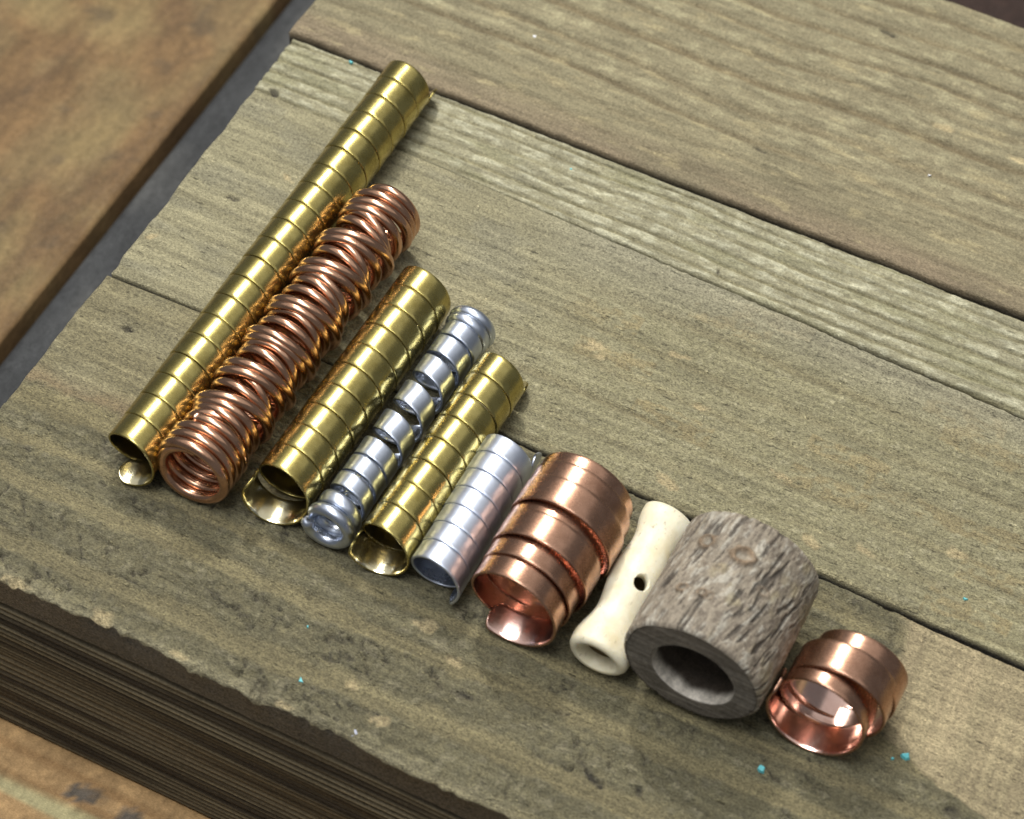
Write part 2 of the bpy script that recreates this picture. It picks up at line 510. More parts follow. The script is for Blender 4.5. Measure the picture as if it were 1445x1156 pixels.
under(plank('plank', -67.6, 150, fx(lambda x: L3(x) + 0.10 + 0.30 * sst(-40, 30, x) + w3(x) * .5), fx(lambda x: L2(x) - 0.08 - 0.2 * sst(-30, 50, x) + w2(x) * .4), 0.30, top_c, -38, M['rough'], None, 0.28))
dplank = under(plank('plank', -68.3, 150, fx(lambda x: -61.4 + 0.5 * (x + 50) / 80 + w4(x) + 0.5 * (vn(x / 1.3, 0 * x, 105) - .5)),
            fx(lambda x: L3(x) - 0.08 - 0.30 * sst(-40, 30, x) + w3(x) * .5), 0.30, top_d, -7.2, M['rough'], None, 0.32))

# dark ridged timber under the front plank
def beam():
    nu, nz = 300, 150
    x = np.linspace(-66.5, 150, nu)[:, None] + np.zeros((1, nz))
    z = np.linspace(-7.3, -45.9, nz)[None, :] + np.zeros((nu, 1))
    zz = z + 0.6 * (fbm(x / 45, z / 20, 202, 3) - .5)
    ph = zz / 1.45 + 1.6 * (vn(zz / 4.0, 0 * x, 203) - .5)
    rid = (np.sin(ph * 2 * PI) * .5 + .5) ** 0.8
    amp = 0.25 + 0.75 * vn(zz / 2.6, x / 90, 204)
    y = -60.9 - 0.7 * rid * amp + 0.5 * (fbm(x / 60, z / 5, 205, 3) - .5)
    y = y + 0.9 * sst(-9.6, -7.3, z)
    y = y - 61 + 61 + 0.5 * (x + 50) / 80
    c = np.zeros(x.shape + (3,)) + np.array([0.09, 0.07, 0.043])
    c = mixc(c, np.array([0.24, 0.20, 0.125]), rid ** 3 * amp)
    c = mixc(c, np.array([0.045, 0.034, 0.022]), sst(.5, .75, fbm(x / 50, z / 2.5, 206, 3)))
    V = np.stack([x, y, z], -1).reshape(-1, 3)
    F = grid_faces(nu, nz)
    C = c.reshape(-1, 3)
    # close the block behind
    n = len(V)
    idx = np.arange(nu * nz).reshape(nu, nz)
    loop = np.concatenate([idx[:, 0], idx[-1, 1:], idx[-2::-1, -1], idx[0, -2:0:-1]])
    B = V[loop].copy(); B[:, 1] = -9.0
    V = np.concatenate([V, B]); C = np.concatenate([C, C[loop]])
    b = np.arange(n, n + len(loop))
    S = np.stack([loop, b, np.roll(b, -1), np.roll(loop, -1)], -1)
    return link_mesh('front_timber', V, np.concatenate([F, S]), [M['beam']], None, True, None, C)


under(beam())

# ---------------------------------------------------------------- work table under the board
table = empty('table', (0, 0, -46))
table['kind'] = 'structure'


def table_plank(x0, x1, y0, y1, z, th, colf, res=1.2, r=1.5, lab=None):
    nu = max(4, int((x1 - x0) / res)); nv = max(4, int((y1 - y0) / res))
    # denser at borders for the rounded arris
    def axis(a, b, n):
        e = np.array([0, .15, .5, 1.0, 1.6]) * r
        return np.concatenate([a + e, np.linspace(a + 2 * r, b - 2 * r, n), (b - e)[::-1]])
    xs = axis(x0, x1, nu); ys = axis(y0, y1, nv)
    X, Y = np.meshgrid(xs, ys, indexing='ij')
    ed = np.minimum(np.minimum(X - x0, x1 - X), np.minimum(Y - y0, y1 - Y))
    Z = z - r * 0.6 * np.clip(1 - ed / r, 0, 1) ** 2 + 0.25 * (fbm(X / 9, Y / 14, 301, 3) - .5)
    c = colf(X, Y)
    nu, nv = X.shape
    V = np.stack([X, Y, Z], -1).reshape(-1, 3); C = c.reshape(-1, 3)
    idx = np.arange(nu * nv).reshape(nu, nv)
    loop = np.concatenate([idx[:, 0], idx[-1, 1:], idx[-2::-1, -1], idx[0, -2:0:-1]])
    B = V[loop].copy(); B[:, 2] = z - th
    b = np.arange(len(V), len(V) + len(loop))
    F = np.concatenate([grid_faces(nu, nv), np.stack([loop, b, np.roll(b, -1), np.roll(loop, -1)], -1)])
    V = np.concatenate([V, B]); C = np.concatenate([C, C[loop]])
    V[:, 2] += 46
    o = link_mesh('table_plank', V, F, [M['table']], table, True, None, C)
    if lab:
        o['label'] = lab
    return o


def col_brown(seed):
    def f(X, Y):
        a = fbm(X / 16, Y / 26, seed, 5); b = fbm(X / 4, Y / 30, seed + 1, 4); d = fbm(X / 5, Y / 6, seed + 2, 4)
        c = np.zeros(X.shape + (3,)) + np.array([0.22, 0.148, 0.085])
        c = mixc(c, np.array([0.27, 0.215, 0.125]), sst(.48, .72, a))
        c = mixc(c, np.array([0.16, 0.108, 0.068]), 0.7 * sst(.5, .7, b))
        c = mixc(c, np.array([0.23, 0.185, 0.115]), 0.5 * sst(.55, .72, fbm(X / 11, Y / 15, seed + 5, 4)))
        c = mixc(c, np.array([0.11, 0.088, 0.068]), 0.6 * sst(.68, .8, d))
        return c * np.array([.74, .66, .50])
    return f


def col_front(X, Y):
    yy = Y + 2 * (fbm(X / 40, Y / 20, 331, 3) - .5)
    a = vn(yy / 3.4, X / 80, 332)
    c = np.zeros(X.shape + (3,)) + np.array([0.44, 0.275, 0.125])
    c = mixc(c, np.array([0.46, 0.40, 0.21]), sst(.42, .62, a))
    c = mixc(c, np.array([0.30, 0.17, 0.07]), 0.7 * sst(.55, .8, vn(yy / 1.3, X / 60, 333)))
    k = spots(X, Y, [(-39.2, -66.6, 3.0, 2.0, 0.2), (-31, -66.8, 2.4, 1.8, .2)])
    c = mixc(c, np.array([0.105, 0.095, 0.082]), k * .9)
    return c


def col_slate(X, Y):
    a = fbm(X / 7, Y / 16, 341, 4)
    c = np.zeros(X.shape + (3,)) + np.array([0.036, 0.037, 0.038])
    return mixc(c, np.array([0.062, 0.062, 0.060]), sst(.45, .75, a))


def col_maroon(X, Y):
    a = fbm(X / 30, Y / 7, 351, 4)
    return mixc(np.zeros(X.shape + (3,)) + np.array([0.028, 0.015, 0.011]), np.array([0.05, 0.028, 0.02]), sst(.4, .7, a))


table_plank(-230, -100.2, -60, 210, -46, 14, col_brown(321), r=1.0, lab='warm brown bench plank left of the board')
table_plank(-98.6, -58, -60, 210, -47.5, 12, col_slate, lab='dark slate-grey strip beside the board')
table_plank(-160, 160, -150, -60.4, -46.2, 14, col_front, res=0.8, lab='orange-brown bench plank in front of the board')
table_plank(-57.5, 200, 105, 330, -46.5, 12, col_maroon, lab='dark maroon bench surface behind the board')
tb = table_plank(-260, 260, -200, 360, -62, 6, col_maroon, res=8.0)
tb.name = 'table_frame'

# ---------------------------------------------------------------- coils
def sweep(name, P, rad, axd, w, t, rnd, mats, cap=True):
    """P centres, rad / axd unit directions, w width along the axis, t thickness, rnd 0 flat strip .. 1 round wire"""
    n = len(P)
    prof_flat = []
    # flat strip profile in units (axial a in [-1,1], radial b in [-1,1]) handled with real corner radius below
    ang = [0, 45, 90]
    K = 16
    A = np.zeros((n, K)); Bq = np.zeros((n, K))
    cr = np.minimum(0.13, t * 0.45)
    hw = w / 2; ht = t / 2
    cr = np.minimum(cr, hw * 0.95)
    corners = [(1, 1, 0), (-1, 1, 90), (-1, -1, 180), (1, -1, 270)]
    k = 0
    order = []
    for (sa, sb, a0) in corners:
        for q in ang:
            th = math.radians(a0 + q)
            A[:, k] = sa * (hw - cr) + cr * math.cos(th)
            Bq[:, k] = sb * (ht - cr) + cr * math.sin(th)
            k += 1
        if sb == 1 and sa == 1 or sb == -1 and sa == -1:
            # support points on the long faces
            s = 1 if sb == 1 else -1
            for f in (0.78, -0.78):
                A[:, k] = s * f * (hw - cr)
                Bq[:, k] = s * ht
                k += 1
    th = np.linspace(0, 2 * PI, K, endpoint=False)
    Ar = np.cos(th)[None] * hw[:, None]; Br = np.sin(th)[None] * ht[:, None]
    A = A * (1 - rnd[:, None]) + Ar * rnd[:, None]
    Bq = Bq * (1 - rnd[:, None]) + Br * rnd[:, None]
    V = P[:, None, :] + A[..., None] * axd[:, None, :] + Bq[..., None] * rad[:, None, :]
    V = V.reshape(-1, 3)
    F = grid_faces(n, K, True)
    jj = np.tile(np.arange(K), n - 1)
    inner = ((jj >= 10) & (jj <= 12)).astype(int)      # long inner face
    faces = [tuple(f) for f in F.tolist()]
    mi = inner.tolist()
    faces.append(tuple(range(K - 1, -1, -1))); mi.append(0)
    faces.append(tuple((n - 1) * K + i for i in range(K))); mi.append(0)
    if len(mats) == 1:
        mi = [0] * len(mi)
    return link_mesh(name, V, faces, mats, None, True, mi)


def smooth_rand(s, seed, scale, amp):
    return amp * 2 * (fbm(s / scale, 0 * s + 0.37, seed, 2) - .5)


def coil(name, xf, xb, yf, yb, zc, phi_end, s, y, r, w, t, rnd, mats, tilt=None, tilt_ph=None, endround=(1, 1), dz=None, dx=None, flare=0.0, lap=0.0):
    phi = math.radians(phi_end) + 2 * PI * s
    yy = y.copy()
    if tilt is not None:
        yy = yy + tilt * np.cos(phi - tilt_ph)
    ax = xf + (xb - xf) * (yy - yf) / (yb - yf)
    rad = np.stack([np.cos(phi), 0 * phi, np.sin(phi)], -1)
    P = np.stack([ax, yy, zc + 0 * phi], -1) + rad * r[:, None]
    if dz is not None:
        P[:, 2] += dz
    if dx is not None:
        P[:, 0] += dx
    tan = np.gradient(P, axis=0); tan /= np.linalg.norm(tan, axis=1)[:, None]
    axd = np.cross(rad, tan); axd /= np.linalg.norm(axd, axis=1)[:, None]
    axd *= np.sign(axd[:, 1])[:, None] * 1.0
    # the loose front tail flares open; every turn leans a little so its front lip stands proud
    fa = math.radians(lap) + math.radians(flare) * sst(0.85, 0.35, s) * np.clip(-np.sin(phi), 0, 1)
    P = P - rad * (np.abs(np.sin(fa - math.radians(lap))) * w / 2)[:, None]
    ca, sa = np.cos(fa)[:, None], np.sin(fa)[:, None]
    rad, axd = rad * ca + axd * sa, axd * ca - rad * sa
    # rounded strip ends
    seg = np.concatenate([[0], np.cumsum(np.linalg.norm(np.diff(P, axis=0), axis=1))])
    L = seg[-1]
    we = w.copy()
    for side, e in enumerate(endround):
        if e > 0:
            dd = seg if side == 0 else L - seg
            hw = w[0 if side == 0 else -1] / 2 * e
            q = np.clip(dd / hw, 0, 1)
            we = we * np.where(dd < hw, np.sqrt(np.clip(1 - (1 - q) ** 2, 0.01, 1)), 1)
    # flip so that the profile winding faces outwards
    t = np.where(rnd > .5, t * np.clip(we / np.maximum(w, 1e-6), .1, 1), t)
    o = sweep(name, P, rad, -axd, we, t, rnd, mats)
    return o


def strip_coil(name, xf, xb, yfront, yback, ro, phi_end, turns, w, t, seed, mats, rj=0.10, gj=0.10, endround=(1, 1), per=72, pull=0.0, flare=9.0, lap=0.9):
    """even ribbon coil: ro is the outer radius"""
    n = int(turns * per)
    # extra samples at both ends for rounded tips
    s = np.concatenate([np.linspace(0, 0.06, 14)[:-1], np.linspace(0.06, turns - 0.06, n), np.linspace(turns - 0.06, turns, 14)[1:]])
    pitch = (yback - yfront - w) / turns
    y = yfront + w / 2 + pitch * s + smooth_rand(s, seed, 0.9, gj)
    r = ro - t / 2 + smooth_rand(s, seed + 1, 0.7, rj)
    y = y - pull * np.sin(PI * np.clip((s + .12) / .85, 0, 1)) ** 2
    one = np.ones_like(s)
    return coil(name, xf, xb, yfront, yback, ro, phi_end, s, y, r, one * w, one * t, one * 0, mats, endround=endround, flare=flare, lap=lap)


B2 = [M['brass'], M['brass_in']]; C2 = [M['copper'], M['copper_in']]; A2 = [M['alu'], M['alu_in']]

o = strip_coil('brass_coil_bead', -43.9, -43.8, -39.4, 51.3, 4.5, -120, 20.3, 4.18, 0.34, 400, B2, .07, .07, flare=9)
tag(o, 'longest and thinnest brass ribbon coil, far left of the row', 'coil bead', 'brass ribbon coils')
o = strip_coil('brass_coil_bead', -21.3, -20.4, -35.2, 12.9, 4.8, -218, 10.3, 4.19, 0.34, 410, B2, .06, .06, pull=1.3, endround=(.6, 1))
tag(o, 'medium-long brass ribbon coil lying against the copper wire coil', 'coil bead', 'brass ribbon coils')
o = strip_coil('brass_coil_bead', -3.6, -2.9, -36.6, 5.3, 4.35, -190, 8.45, 4.34, 0.34, 420, B2, .06, .06, endround=(.6, 1))
tag(o, 'shortest brass ribbon coil, between the two aluminium coils', 'coil bead', 'brass ribbon coils')
o = strip_coil('aluminium_coil_bead', 5.4, 4.7, -36.0, -7.9, 4.35, -52, 7.2, 3.36, 0.42, 430, A2, .05, .05, endround=(.4, 1), flare=4)
tag(o, 'closely wound flat aluminium ribbon coil beside the big copper coil', 'coil bead', 'aluminium coils')


# aluminium wire coil, round at both ends and hammered flat in the middle
def hammered():
    S = np.array([0, 1, 2, 3, 4, 5, 6, 7, 8, 9, 10, 11, 12.2])
    Yc = np.array([-34.6, -32.9, -30.4, -26.6, -23.4, -19.9, -14.2, -8.0, -2.2, 1.9, 5.3, 7.4, 8.9])
    Wd = np.array([2.1, 2.05, 2.4, 2.7, 3.0, 3.4, 3.8, 3.8, 3.6, 3.5, 2.8, 2.1, 2.1])
    Th = np.array([1.95, 1.9, 1.1, 0.65, 0.6, 0.55, 0.5, 0.5, 0.52, 0.6, 0.8, 2.0, 2.05])
    Ro = np.array([4.1, 4.05, 3.65, 3.45, 3.4, 3.4, 3.35, 3.35, 3.4, 3.45, 3.5, 4.0, 4.1])
    s = np.concatenate([np.linspace(0, .08, 16)[:-1], np.linspace(.08, 12.1, 860), np.linspace(12.1, 12.2, 16)[1:]])
    f = lambda a: np.interp(s, S, a)
    k = np.ones(41) / 41
    sm = lambda a: np.convolve(np.pad(a, 20, mode='edge'), k, mode='valid')
    y, w, t, ro = sm(f(Yc)), sm(f(Wd)), sm(f(Th)), sm(f(Ro))
    rnd = np.clip((t - 0.7) / 0.7, 0, 1)
    w = w * (1 + 0.04 * smooth_rand(s, 441, .3, 1))
    return coil('aluminium_coil_bead', -12.4, -11.2, -34, 9, 4.05, 165, s, y, ro - t / 2, w, t, rnd, [M['alu_dark'], M['alu_in']], endround=(.8, .8))


o = hammered()
tag(o, 'aluminium coil with gaps between flattened turns and round wire rings at both ends', 'coil bead', 'aluminium coils')


# tangled copper wire coil: two strands, groups of turns leaning over one another
def wire_strand(y0, y1, N, phi_end, seed, messy, rbase, tuck):
    per = 44
    s = np.linspace(0, N, int(N * per))
    if messy:
        th = 2 * PI * (s / 4.3 + smooth_rand(s, seed, 5.0, .35))
        fade = sst(0.0, 2.5, s) * sst(N, N - 4.5, s)
        A = (1.22 + smooth_rand(s, seed + 1, 5.0, .6)) * fade
        ph = 2.2 + smooth_rand(s, seed + 2, 5.0, 1.1)
        tl = A * np.sin(th)
        r = rbase - 0.55 * fade * np.sin(th) + smooth_rand(s, seed + 3, .6, .13)
    else:
        tl = 0.12 + 0 * s; ph = 1.5 + 0 * s
        r = rbase + smooth_rand(s, seed + 3, .6, .06)
    y = y0 + (y1 - y0) * s / N + smooth_rand(s, seed + 4, .7, .12)
    if tuck[0]:
        r = r - 1.25 * sst(.40, 0, s)
        y = y + 2.1 * sst(.5, 0, s)
    if tuck[1]:
        r = r - 1.3 * sst(N - .3, N, s)
    one = np.ones_like(s)
    return coil('wire_strand', -33.9, -32.8, -36, 21.7, 6.2, phi_end, s, y, r, one * 1.68, one * 1.68, one, [M['wire']],
                tilt=tl, tilt_ph=ph, endround=(0, 0))


o = empty('copper_wire_coil_bead', (-33.4, -8, 0))
for q in (wire_strand(-37.2, -30.3, 4.1, 80, 451, False, 5.35, (1, 0)), wire_strand(-30.0, 21.6, 30.4, 30, 455, True, 4.95, (1, 1))):
    q.parent = o
    q.location = Vector((33.4, 8, 0)) * MM
tag(o, 'tangled coil of thick round copper wire next to the longest brass coil', 'coil bead')


def ribbon(name, xf, xb, yf, yb, zc, phi_end, S, Yc, Ro, w, t, mats, per=90, endround=(1, 1), wob=.06, seed=0, ecc=0.0, flare=0.0):
    s = np.concatenate([np.linspace(0, .05, 16)[:-1], np.linspace(.05, S[-1] - .05, int(per * S[-1])), np.linspace(S[-1] - .05, S[-1], 16)[1:]])
    def sm(a):
        f = np.interp(s, S, a)
        k = np.ones(25) / 25
        return np.convolve(np.pad(f, 12, mode='edge'), k, mode='valid')
    y, ro = sm(Yc), sm(Ro)
    ro = ro + smooth_rand(s, seed, .5, wob)
    one = np.ones_like(s)
    return coil(name, xf, xb, yf, yb, zc, phi_end, s, y, ro - t / 2, one * w, one * t, one * 0, mats, endround=endround,
                dz=(ro - zc), dx=ecc * (ro - zc), flare=flare)


# large copper ribbon coil: some turns ride over their neighbours
def held(first, ys, rs):
    """turn by turn control points: each turn keeps its radius over the top and steps where it rests on the wood"""
    S, Y, R = [0.0], [], []
    for k, (y_, r_) in enumerate(zip(ys, rs)):
        c = first + k
        for d in (-.30, .30):
            if c + d > S[-1] or True:
                S.append(c + d); Y.append(None); R.append(r_)
    S = S[1:]
    yy = np.interp(S, [first + k for k in range(len(ys))], ys)
    return np.array(S), yy, np.array(R)


S_, Y_, R_ = held(.605, [-33.1, -29.7, -26.6, -23.7, -20.5, -17.2, -14.4], [7.15, 7.4, 7.95, 7.75, 8.35, 8.0, 7.55])
S_ = np.concatenate([[0], S_]); Y_ = np.concatenate([[-34.6], Y_]); R_ = np.concatenate([[7.2], R_])
Y_[1] = -34.2
o = ribbon('copper_coil_bead', 18.1, 18.0, -35, -11, 7.1, -128, S_, Y_, R_, 4.6, .42, C2, seed=461, ecc=0.85, flare=15, endround=(.55, 1))
tag(o, 'large barrel-shaped copper ribbon coil with overlapping turns beside the bone bead', 'coil bead', 'copper ribbon coils')
o = ribbon('copper_coil_bead', 61.9, 65.6, -32, -21, 7.1, -205,
           np.array([0, .32, .6, 1.05, 1.5, 2.1, 2.5, 3.05]),
           np.array([-29.6, -31.0, -29.4, -27.2, -26.4, -25.6, -23.4, -22.7]),
           np.array([7.05, 7.2, 7.05, 6.98, 7.52, 7.52, 7.05, 7.0]),
           4.8, .45, C2, seed=471, ecc=0.3, flare=7, endround=(.5, 1))
tag(o, 'short copper ribbon ring of overlapping turns, right end of the row', 'coil bead', 'copper ribbon coils')

# ---------------------------------------------------------------- bone bead
def bone():
    m, n, l, b = new_mat('bone')
    v = coord(n, l, (1, 1, 1))
    big = noise(n, l, v, 260, 4, .6)
    pit = noise(n, l, coord(n, l, (1500, 700, 1500)), 1.0, 4, .7)
    mx = n.new('ShaderNodeMix'); mx.data_type = 'RGBA'
    l.new(maprange(n, l, big, .35, .7, 0, 1), mx.inputs[0])
    mx.inputs[6].default_value = (0.86, 0.81, 0.64, 1); mx.inputs[7].default_value = (0.74, 0.65, 0.43, 1)
    m2 = n.new('ShaderNodeMix'); m2.data_type = 'RGBA'
    l.new(maprange(n, l, pit, .60, .72, 0, .75), m2.inputs[0])
    l.new(mx.outputs[2], m2.inputs[6]); m2.inputs[7].default_value = (.35, .28, .17, 1)
    l.new(m2.outputs[2], b.inputs['Base Color'])
    b.inputs['Roughness'].default_value = .42
    b.inputs['Subsurface Weight'].default_value = 0.25
    b.inputs['Subsurface Radius'].default_value = (1.0, .8, .45)
    b.inputs['Subsurface Scale'].default_value = 0.0008
    bp = n.new('ShaderNodeBump'); bp.inputs['Strength'].default_value = .4; bp.inputs['Distance'].default_value = .0003
    l.new(math_node(n, l, 'ADD', big, math_node(n, l, 'MULTIPLY', pit, .5)), bp.inputs['Height'])
    l.new(bp.outputs['Normal'], b.inputs['Normal'])
    # lathe profile: (y from front, radius) outside then back through the bore
    y0, L = -35.7, 25.6
    outy = np.linspace(0, 1, 60)
    kp = np.array([0, .04, .10, .22, .30, .42, .52, .60, .72, .82, .92, .97, 1.0])
    kr = np.array([3.95, 4.3, 4.2, 3.35, 3.05, 3.45, 3.8, 3.75, 3.2, 3.1, 3.8, 4.05, 3.8])
    ro = np.interp(outy, kp, kr)
    ro = np.convolve(np.pad(ro, 3, mode='edge'), np.ones(7) / 7, mode='valid')
    ro[0] = 3.8
    prof = [(0.10, 2.85)] + [(0.0, 2.95), (0.02, 3.5)] + [(a * L + 0.25, r_) for a, r_ in zip(outy, ro)] + [(L + .3, 3.0), (L + .3, 2.0)]
    prof += [(L * q, 2.2) for q in np.linspace(.97, .08, 24)] + [(1.5, 2.2), (0.8, 2.55)]
    prof = np.array(prof)
    nv = 72
    th = np.linspace(0, 2 * PI, nv, endpoint=False)
    n_ = len(prof)
    r_ = prof[:, 1][:, None] * (1 + 0.055 * np.cos(2 * th[None] + .6 + prof[:, :1] * .06) + 0.02 * np.cos(3 * th[None] + prof[:, :1] * .2))
    ax = 31.3 + (30.4 - 31.3) * prof[:, :1] / 26
    X = ax + r_ * np.cos(th)[None] * 1.04
    Z = 4.1 + r_ * np.sin(th)[None] * 0.98
    Y = y0 + prof[:, :1] + 0 * X
    V = np.stack([X, Y, Z], -1).reshape(-1, 3)
    i = np.arange(n_)[:, None]; j = np.arange(nv)[None]
    i2 = (i + 1) % n_; j2 = (j + 1) % nv
    F = np.stack([i * nv + j, i * nv + j2, i2 * nv + j2, i2 * nv + j], -1).reshape(-1, 4)
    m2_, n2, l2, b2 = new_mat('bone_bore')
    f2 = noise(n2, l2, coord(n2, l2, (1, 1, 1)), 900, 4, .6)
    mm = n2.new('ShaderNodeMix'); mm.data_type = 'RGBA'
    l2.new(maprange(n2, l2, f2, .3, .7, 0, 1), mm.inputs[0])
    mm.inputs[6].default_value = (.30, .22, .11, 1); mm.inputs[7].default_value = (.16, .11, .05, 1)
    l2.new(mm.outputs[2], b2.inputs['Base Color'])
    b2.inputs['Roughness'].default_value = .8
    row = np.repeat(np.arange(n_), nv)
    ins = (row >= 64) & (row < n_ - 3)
    return V, F, m, m2_, ins.astype(int)


V, F, mb, mb2, mi_ = bone()
tmp = link_mesh('bone_bead', V, F, [mb, mb2], None, True, mi_)
cv = []
dirn = math.radians(66)
cd = Vector((math.cos(dirn), 0, math.sin(dirn)))
c0 = Vector((30.85, -23.2, 4.1))
e1 = Vector((0, 1, 0)); e2 = cd.cross(e1)
nc = 28
for h in (1.0, 6.5):
    for k in range(nc):
        a = 2 * PI * k / nc
        p = c0 + cd * h + (e1 * math.cos(a) * 1.3 + e2 * math.sin(a) * 1.15)
        cv.append(tuple(p))
cf = [(k, (k + 1) % nc, nc + (k + 1) % nc, nc + k) for k in range(nc)] + [tuple(range(nc - 1, -1, -1)), tuple(range(nc, 2 * nc))]
cut = link_mesh('cutter', cv, cf, [mb])
md = tmp.modifiers.new('hole', 'BOOLEAN')
md.operation = 'DIFFERENCE'; md.object = cut; md.solver = 'EXACT'
dg = bpy.context.evaluated_depsgraph_get()
me2 = bpy.data.meshes.new_from_object(tmp.evaluated_get(dg))
tmp.modifiers.clear()
tmp.data = me2
bpy.data.objects.remove(cut, do_unlink=True)
tag(tmp, 'cream bone tube bead with a side hole and flared ends', 'bead')

# ---------------------------------------------------------------- wooden bead with bark
wb = empty('wooden_bead', (45.4, -24, 0))
tag(wb, 'thick wooden ring bead with grey bark and a wide bore', 'bead')
WX, WZ, WR = 45.1, 10.35, 10.35
WYF, WYB = -35.3, -14.2


def to_bead(o):
    o.parent = wb
    o.location = Vector((-45.4, 24, 0)) * MM
    return o


def bark():
    ny, nt = 170, 420
    th = np.linspace(0, 2 * PI, nt, endpoint=False)[None, :] + np.zeros((ny, 1))
    y = np.linspace(0, 1, ny)[:, None] * (WYB - WYF) + WYF + np.zeros((1, nt))
    arc = th * WR
    # periodic noise in angle: blend two shifted copies
    def pn(f):
        a = f(arc); b = f(arc - 2 * PI * WR)
        k = sst(0.8, 1.0, th / (2 * PI))
        return a * (1 - k) + b * k
    warp = lambda A: A + 0.22 * y + 1.6 * (fbm(A / 7, y / 7, 502, 3) - .5)
    fib = pn(lambda A: fbm(warp(A) / .34, y / 1.1, 503, 4))
    fla = pn(lambda A: fbm(warp(A) / .8, y / 1.6, 504, 4))
    bro = pn(lambda A: fbm(A / 8, y / 8, 505, 3))
    crk = pn(lambda A: np.abs(fbm(warp(A) / 2.1, y / 5.5, 506, 3) - .5))
    crk = sst(.36, .27, pn(lambda A: fbm(warp(A) / .7, y / 4.5, 509, 3)))
    h = 0.19 * (fib - .5) + 0.16 * (fla - .5) + .6 * (bro - .5) - .22 * crk
    scar = np.zeros_like(h); rim = np.zeros_like(h)
    for (a, yy, ra, rt, hh) in [(118.4, -20.2, 1.35, .5, .5), (87.6, -21.0, 1.7, .8, .7), (118, -28.7, .9, .6, .5), (101.5, -28.8, .8, .5, .45),
                                (95.5, -28.9, .8, .6, .3), (61.4, -24.1, .9, .5, .25), (100, -24.1, .6, .4, .2), (114, -24.3, .65, .45, .2)]:
        dx = (th - math.radians(a)) * WR; dy = y - yy
        q = np.sqrt(dx ** 2 + (dy / .8) ** 2) / ra + .35 * (vn(arc / .5, y / .5, 510) - .5)
        rim = np.maximum(rim, np.exp(-((q - .85) / .28) ** 2) * hh)
        scar = np.maximum(scar, sst(1.15, .75, q))
    h = h * (1 - .5 * scar) + rim - .1 * scar
    hf = np.minimum(y - WYF, WYB - y)
    h = h - .45 * np.clip(1 - hf / .7, 0, 1) ** 2
    R = WR + h - .1
    c = np.zeros(h.shape + (3,)) + np.array([.262, .22, .165])
    c = mixc(c, np.array([.385, .35, .285]), sst(.5, .72, fla))
    c = mixc(c, np.array([.12, .095, .072]), sst(.5, .3, fib) * .75)
    c = mixc(c, np.array([.30, .25, .15]), .6 * sst(.6, .75, pn(lambda A: fbm(A / 3, y / 4, 508, 3))))
    c = mixc(c, np.array([.05, .04, .032]), crk * .8)
    c = mixc(c, np.array([.20, .135, .08]), np.clip(rim * 2.0, 0, 1) * .8)
    c = mixc(c, np.array([.25, .215, .165]), scar * (1 - np.clip(rim * 3, 0, 1)) * .6)
    X = WX + R * np.cos(th) * 1.01; Z = WZ + R * np.sin(th) * .99
    V = np.stack([X, y, Z], -1).reshape(-1, 3)
    F = grid_faces(ny, nt, True)[:, ::-1]
    return link_mesh('bark', V, np.ascontiguousarray(F), [M['bark']], None, True, None, c.reshape(-1, 3)), R


bk, RB = bark()
to_bead(bk)


def disc(yv, R_edge, sgn):
    nt = len(R_edge); nr = 40
    th = np.linspace(0, 2 * PI, nt, endpoint=False)[None]
    bx, bz = 0.35, -0.25                      # bore sits slightly off centre
    RI = 6.2
    k = np.linspace(0, 1, nr)[:, None]
    xo = R_edge[None] * np.cos(th) * 1.01; zo = R_edge[None] * np.sin(th) * .99
    xi = bx + RI * np.cos(th); zi = bz + RI * np.sin(th)
    X = xi + (xo - xi) * k; Z = zi + (zo - zi) * k
    rr = np.sqrt(X ** 2 + Z ** 2)
    saw = vn(Z / .28 + X * .12, X / 9, 521)
    Y = yv + sgn * (-.03 * saw) + 0 * X
    Y = Y - sgn * 0.12 * np.clip(1 - k / .05, 0, 1)
    c = np.zeros(X.shape + (3,)) + np.array([.185, .16, .13])
    ring = vn(rr / .5, th * 2, 522)
    c = mixc(c, np.array([.085, .074, .06]), .7 * ring)
    c = mixc(c, np.array([.26, .235, .20]), .5 * sst(.5, .8, saw))
    c = mixc(c, np.array([.045, .036, .028]), sst(.93, .98, k + 0 * X) * .8)
    V = np.stack([WX + X, Y, WZ + Z], -1).reshape(-1, 3)
    F = grid_faces(nr, nt, True)
    if sgn > 0:
        F = F[:, ::-1]
    return link_mesh('end_face', V, np.ascontiguousarray(F), [M['endgrain']], None, True, None, c.reshape(-1, 3))


to_bead(disc(WYF + .02, RB[0], -1))
to_bead(disc(WYB - .02, RB[-1], 1))


def bore():
    ny, nt = 60, 160
    th = np.linspace(0, 2 * PI, nt, endpoint=False)[None] + np.zeros((ny, 1))
    y = WYF + .1 + (WYB - WYF - .2) * np.linspace(0, 1, ny)[:, None] + 0 * th
    R = 6.2 + .1 * (fbm(th * 6, y / 4, 531, 3) - .5) - .25 * sst(WYF + 3, WYF + 5, y) 
    c = np.zeros(th.shape + (3,)) + np.array([.68, .62, .53])  # pale lining, brightened to paint in the light at the mouth
    c = mixc(c, np.array([.045, .032, .022]), sst(WYF + 1.3, WYF + 2.8, y + 1.2 * (fbm(th * 3, y / 3, 533, 3) - .5)) * .97)  # colour darkens with depth, painting in the shade inside the bore
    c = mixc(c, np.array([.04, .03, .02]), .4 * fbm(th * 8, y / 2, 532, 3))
    V = np.stack([WX + .35 + R * np.cos(th), y, WZ - .25 + R * np.sin(th)], -1).reshape(-1, 3)
    return link_mesh('bore_wall', V, grid_faces(ny, nt, True), [M['endgrain']], None, True, None, c.reshape(-1, 3))


to_bead(bore())

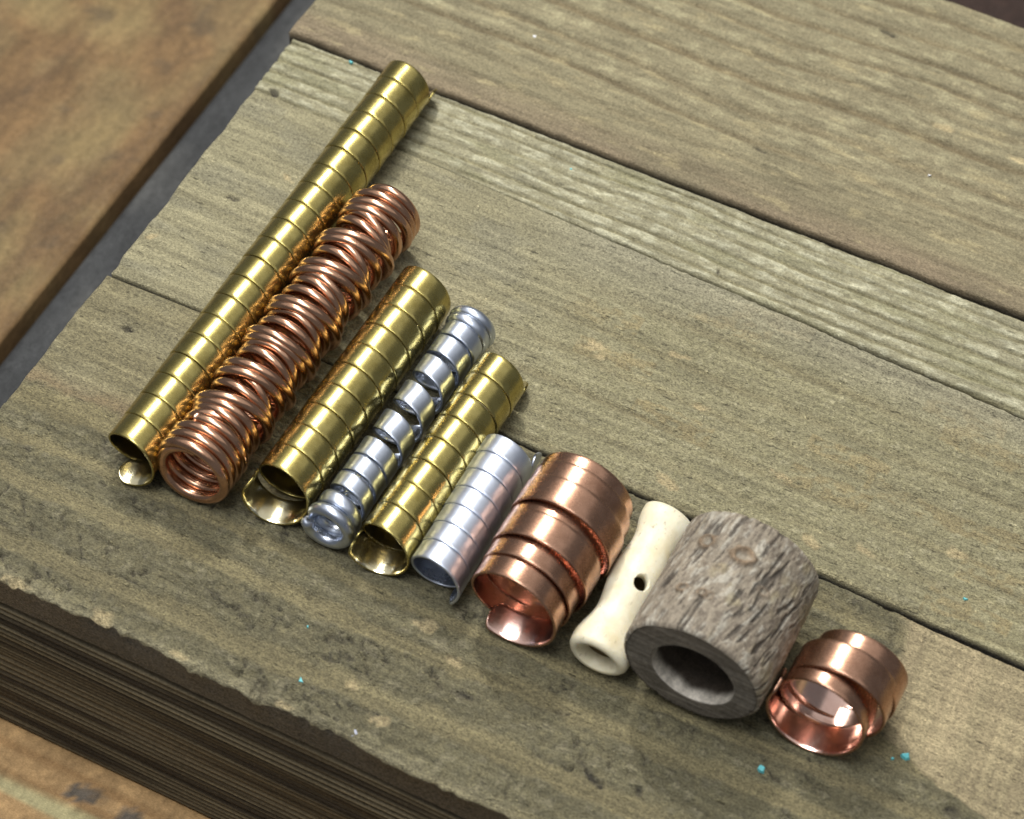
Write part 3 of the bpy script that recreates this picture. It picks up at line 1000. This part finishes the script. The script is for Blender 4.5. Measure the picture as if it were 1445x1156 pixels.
# ---------------------------------------------------------------- crumbs on the board
def plain(name, col, rough=.5):
    m, n, l, b = new_mat(name)
    v = coord(n, l, (1, 1, 1))
    f = noise(n, l, v, 1800, 3, .6)
    mx = n.new('ShaderNodeMix'); mx.data_type = 'RGBA'
    l.new(maprange(n, l, f, .35, .65, 0, 1), mx.inputs[0])
    mx.inputs[6].default_value = (*[q * .8 for q in col], 1)
    mx.inputs[7].default_value = (*[min(1, q * 1.15) for q in col], 1)
    l.new(mx.outputs[2], b.inputs['Base Color'])
    b.inputs['Roughness'].default_value = rough
    return m


M['teal'] = plain('turquoise', (.13, .52, .55))
M['crumb'] = plain('white_crumb', (.78, .78, .80))
M['flake'] = plain('blue_flake', (.34, .36, .44))


def crumb(name, x, y, size, mat, seed, label, cat, group=None, flat=.22):
    rng = np.random.RandomState(seed)
    k = 6
    zb = -0.55 if y < -6 else -0.2
    a = np.sort(rng.uniform(0, 2 * PI, k) * .35 + np.linspace(0, 2 * PI, k, endpoint=False))
    rr = size * rng.uniform(.65, 1.15, k)
    b = [(x + r_ * math.cos(q), y + r_ * math.sin(q) * .8, zb) for q, r_ in zip(a, rr)]
    t = [(x + .75 * r_ * math.cos(q), y + .6 * r_ * math.sin(q), zb + .3 + size * flat * rng.uniform(.7, 1.2)) for q, r_ in zip(a, rr)]
    f = [(i, (i + 1) % k, k + (i + 1) % k, k + i) for i in range(k)] + [tuple(range(k, 2 * k)), tuple(range(k - 1, -1, -1))]
    o = link_mesh(name, b + t, f, [mat], None, False)
    return tag(o, label, cat, group)


G = 'turquoise chips scattered on the board'
crumb('turquoise_chip', 58.3, -38.3, .85, M['teal'], 1, 'turquoise chip on the board in front of the right-end copper ring', 'chip', G)
crumb('turquoise_chip', 75.1, -27.1, .9, M['teal'], 2, 'turquoise chip lying right of the short copper ring', 'chip', G)
crumb('turquoise_chip', 73.7, -28.4, .4, M['teal'], 3, 'tiny turquoise splinter next to the chip right of the copper ring', 'chip', G)
crumb('turquoise_chip', -4.7, -55.7, .7, M['teal'], 4, 'turquoise chip near the front edge of the board', 'chip', G)
crumb('turquoise_chip', -56.6, 51.4, .5, M['teal'], 5, 'tiny turquoise chip left of the longest coil by the far joint', 'chip', G)
crumb('turquoise_chip', -13.6, 47.5, .28, M['teal'], 6, 'tiny turquoise speck on the narrow ridged plank', 'chip', G)
crumb('turquoise_chip', 73.1, .6, .5, M['teal'], 7, 'small turquoise chip on the plank behind the right-end copper ring', 'chip', G)
crumb('turquoise_chip', -8.2, -47.6, .28, M['teal'], 8, 'tiny turquoise speck below the front of the hammered aluminium coil', 'chip', G)
G = 'white crumbs scattered on the board'
crumb('white_crumb', -32.2, 71.3, .45, M['crumb'], 11, 'white crumb on the far plank above the longest coil', 'crumb', G)
crumb('white_crumb', 38.3, 73.9, .33, M['crumb'], 12, 'small white crumb on the far plank at right', 'crumb', G)
crumb('white_crumb', 17.3, -38.7, .28, M['crumb'], 13, 'tiny white crumb in front of the big copper coil', 'crumb', G)
crumb('white_crumb', 23.2, -56.1, .28, M['crumb'], 14, 'tiny white crumb near the front edge, bottom centre', 'crumb', G)
crumb('paint_flake', 5.9, -59.6, 1.0, M['flake'], 15, 'larger pale blue-grey flake on the front edge of the board', 'flake', None, .03)
crumb('paint_flake', 8.9, -59.2, .5, M['flake'], 16, 'smaller pale blue-grey flake on the front edge of the board', 'flake', None, .05)
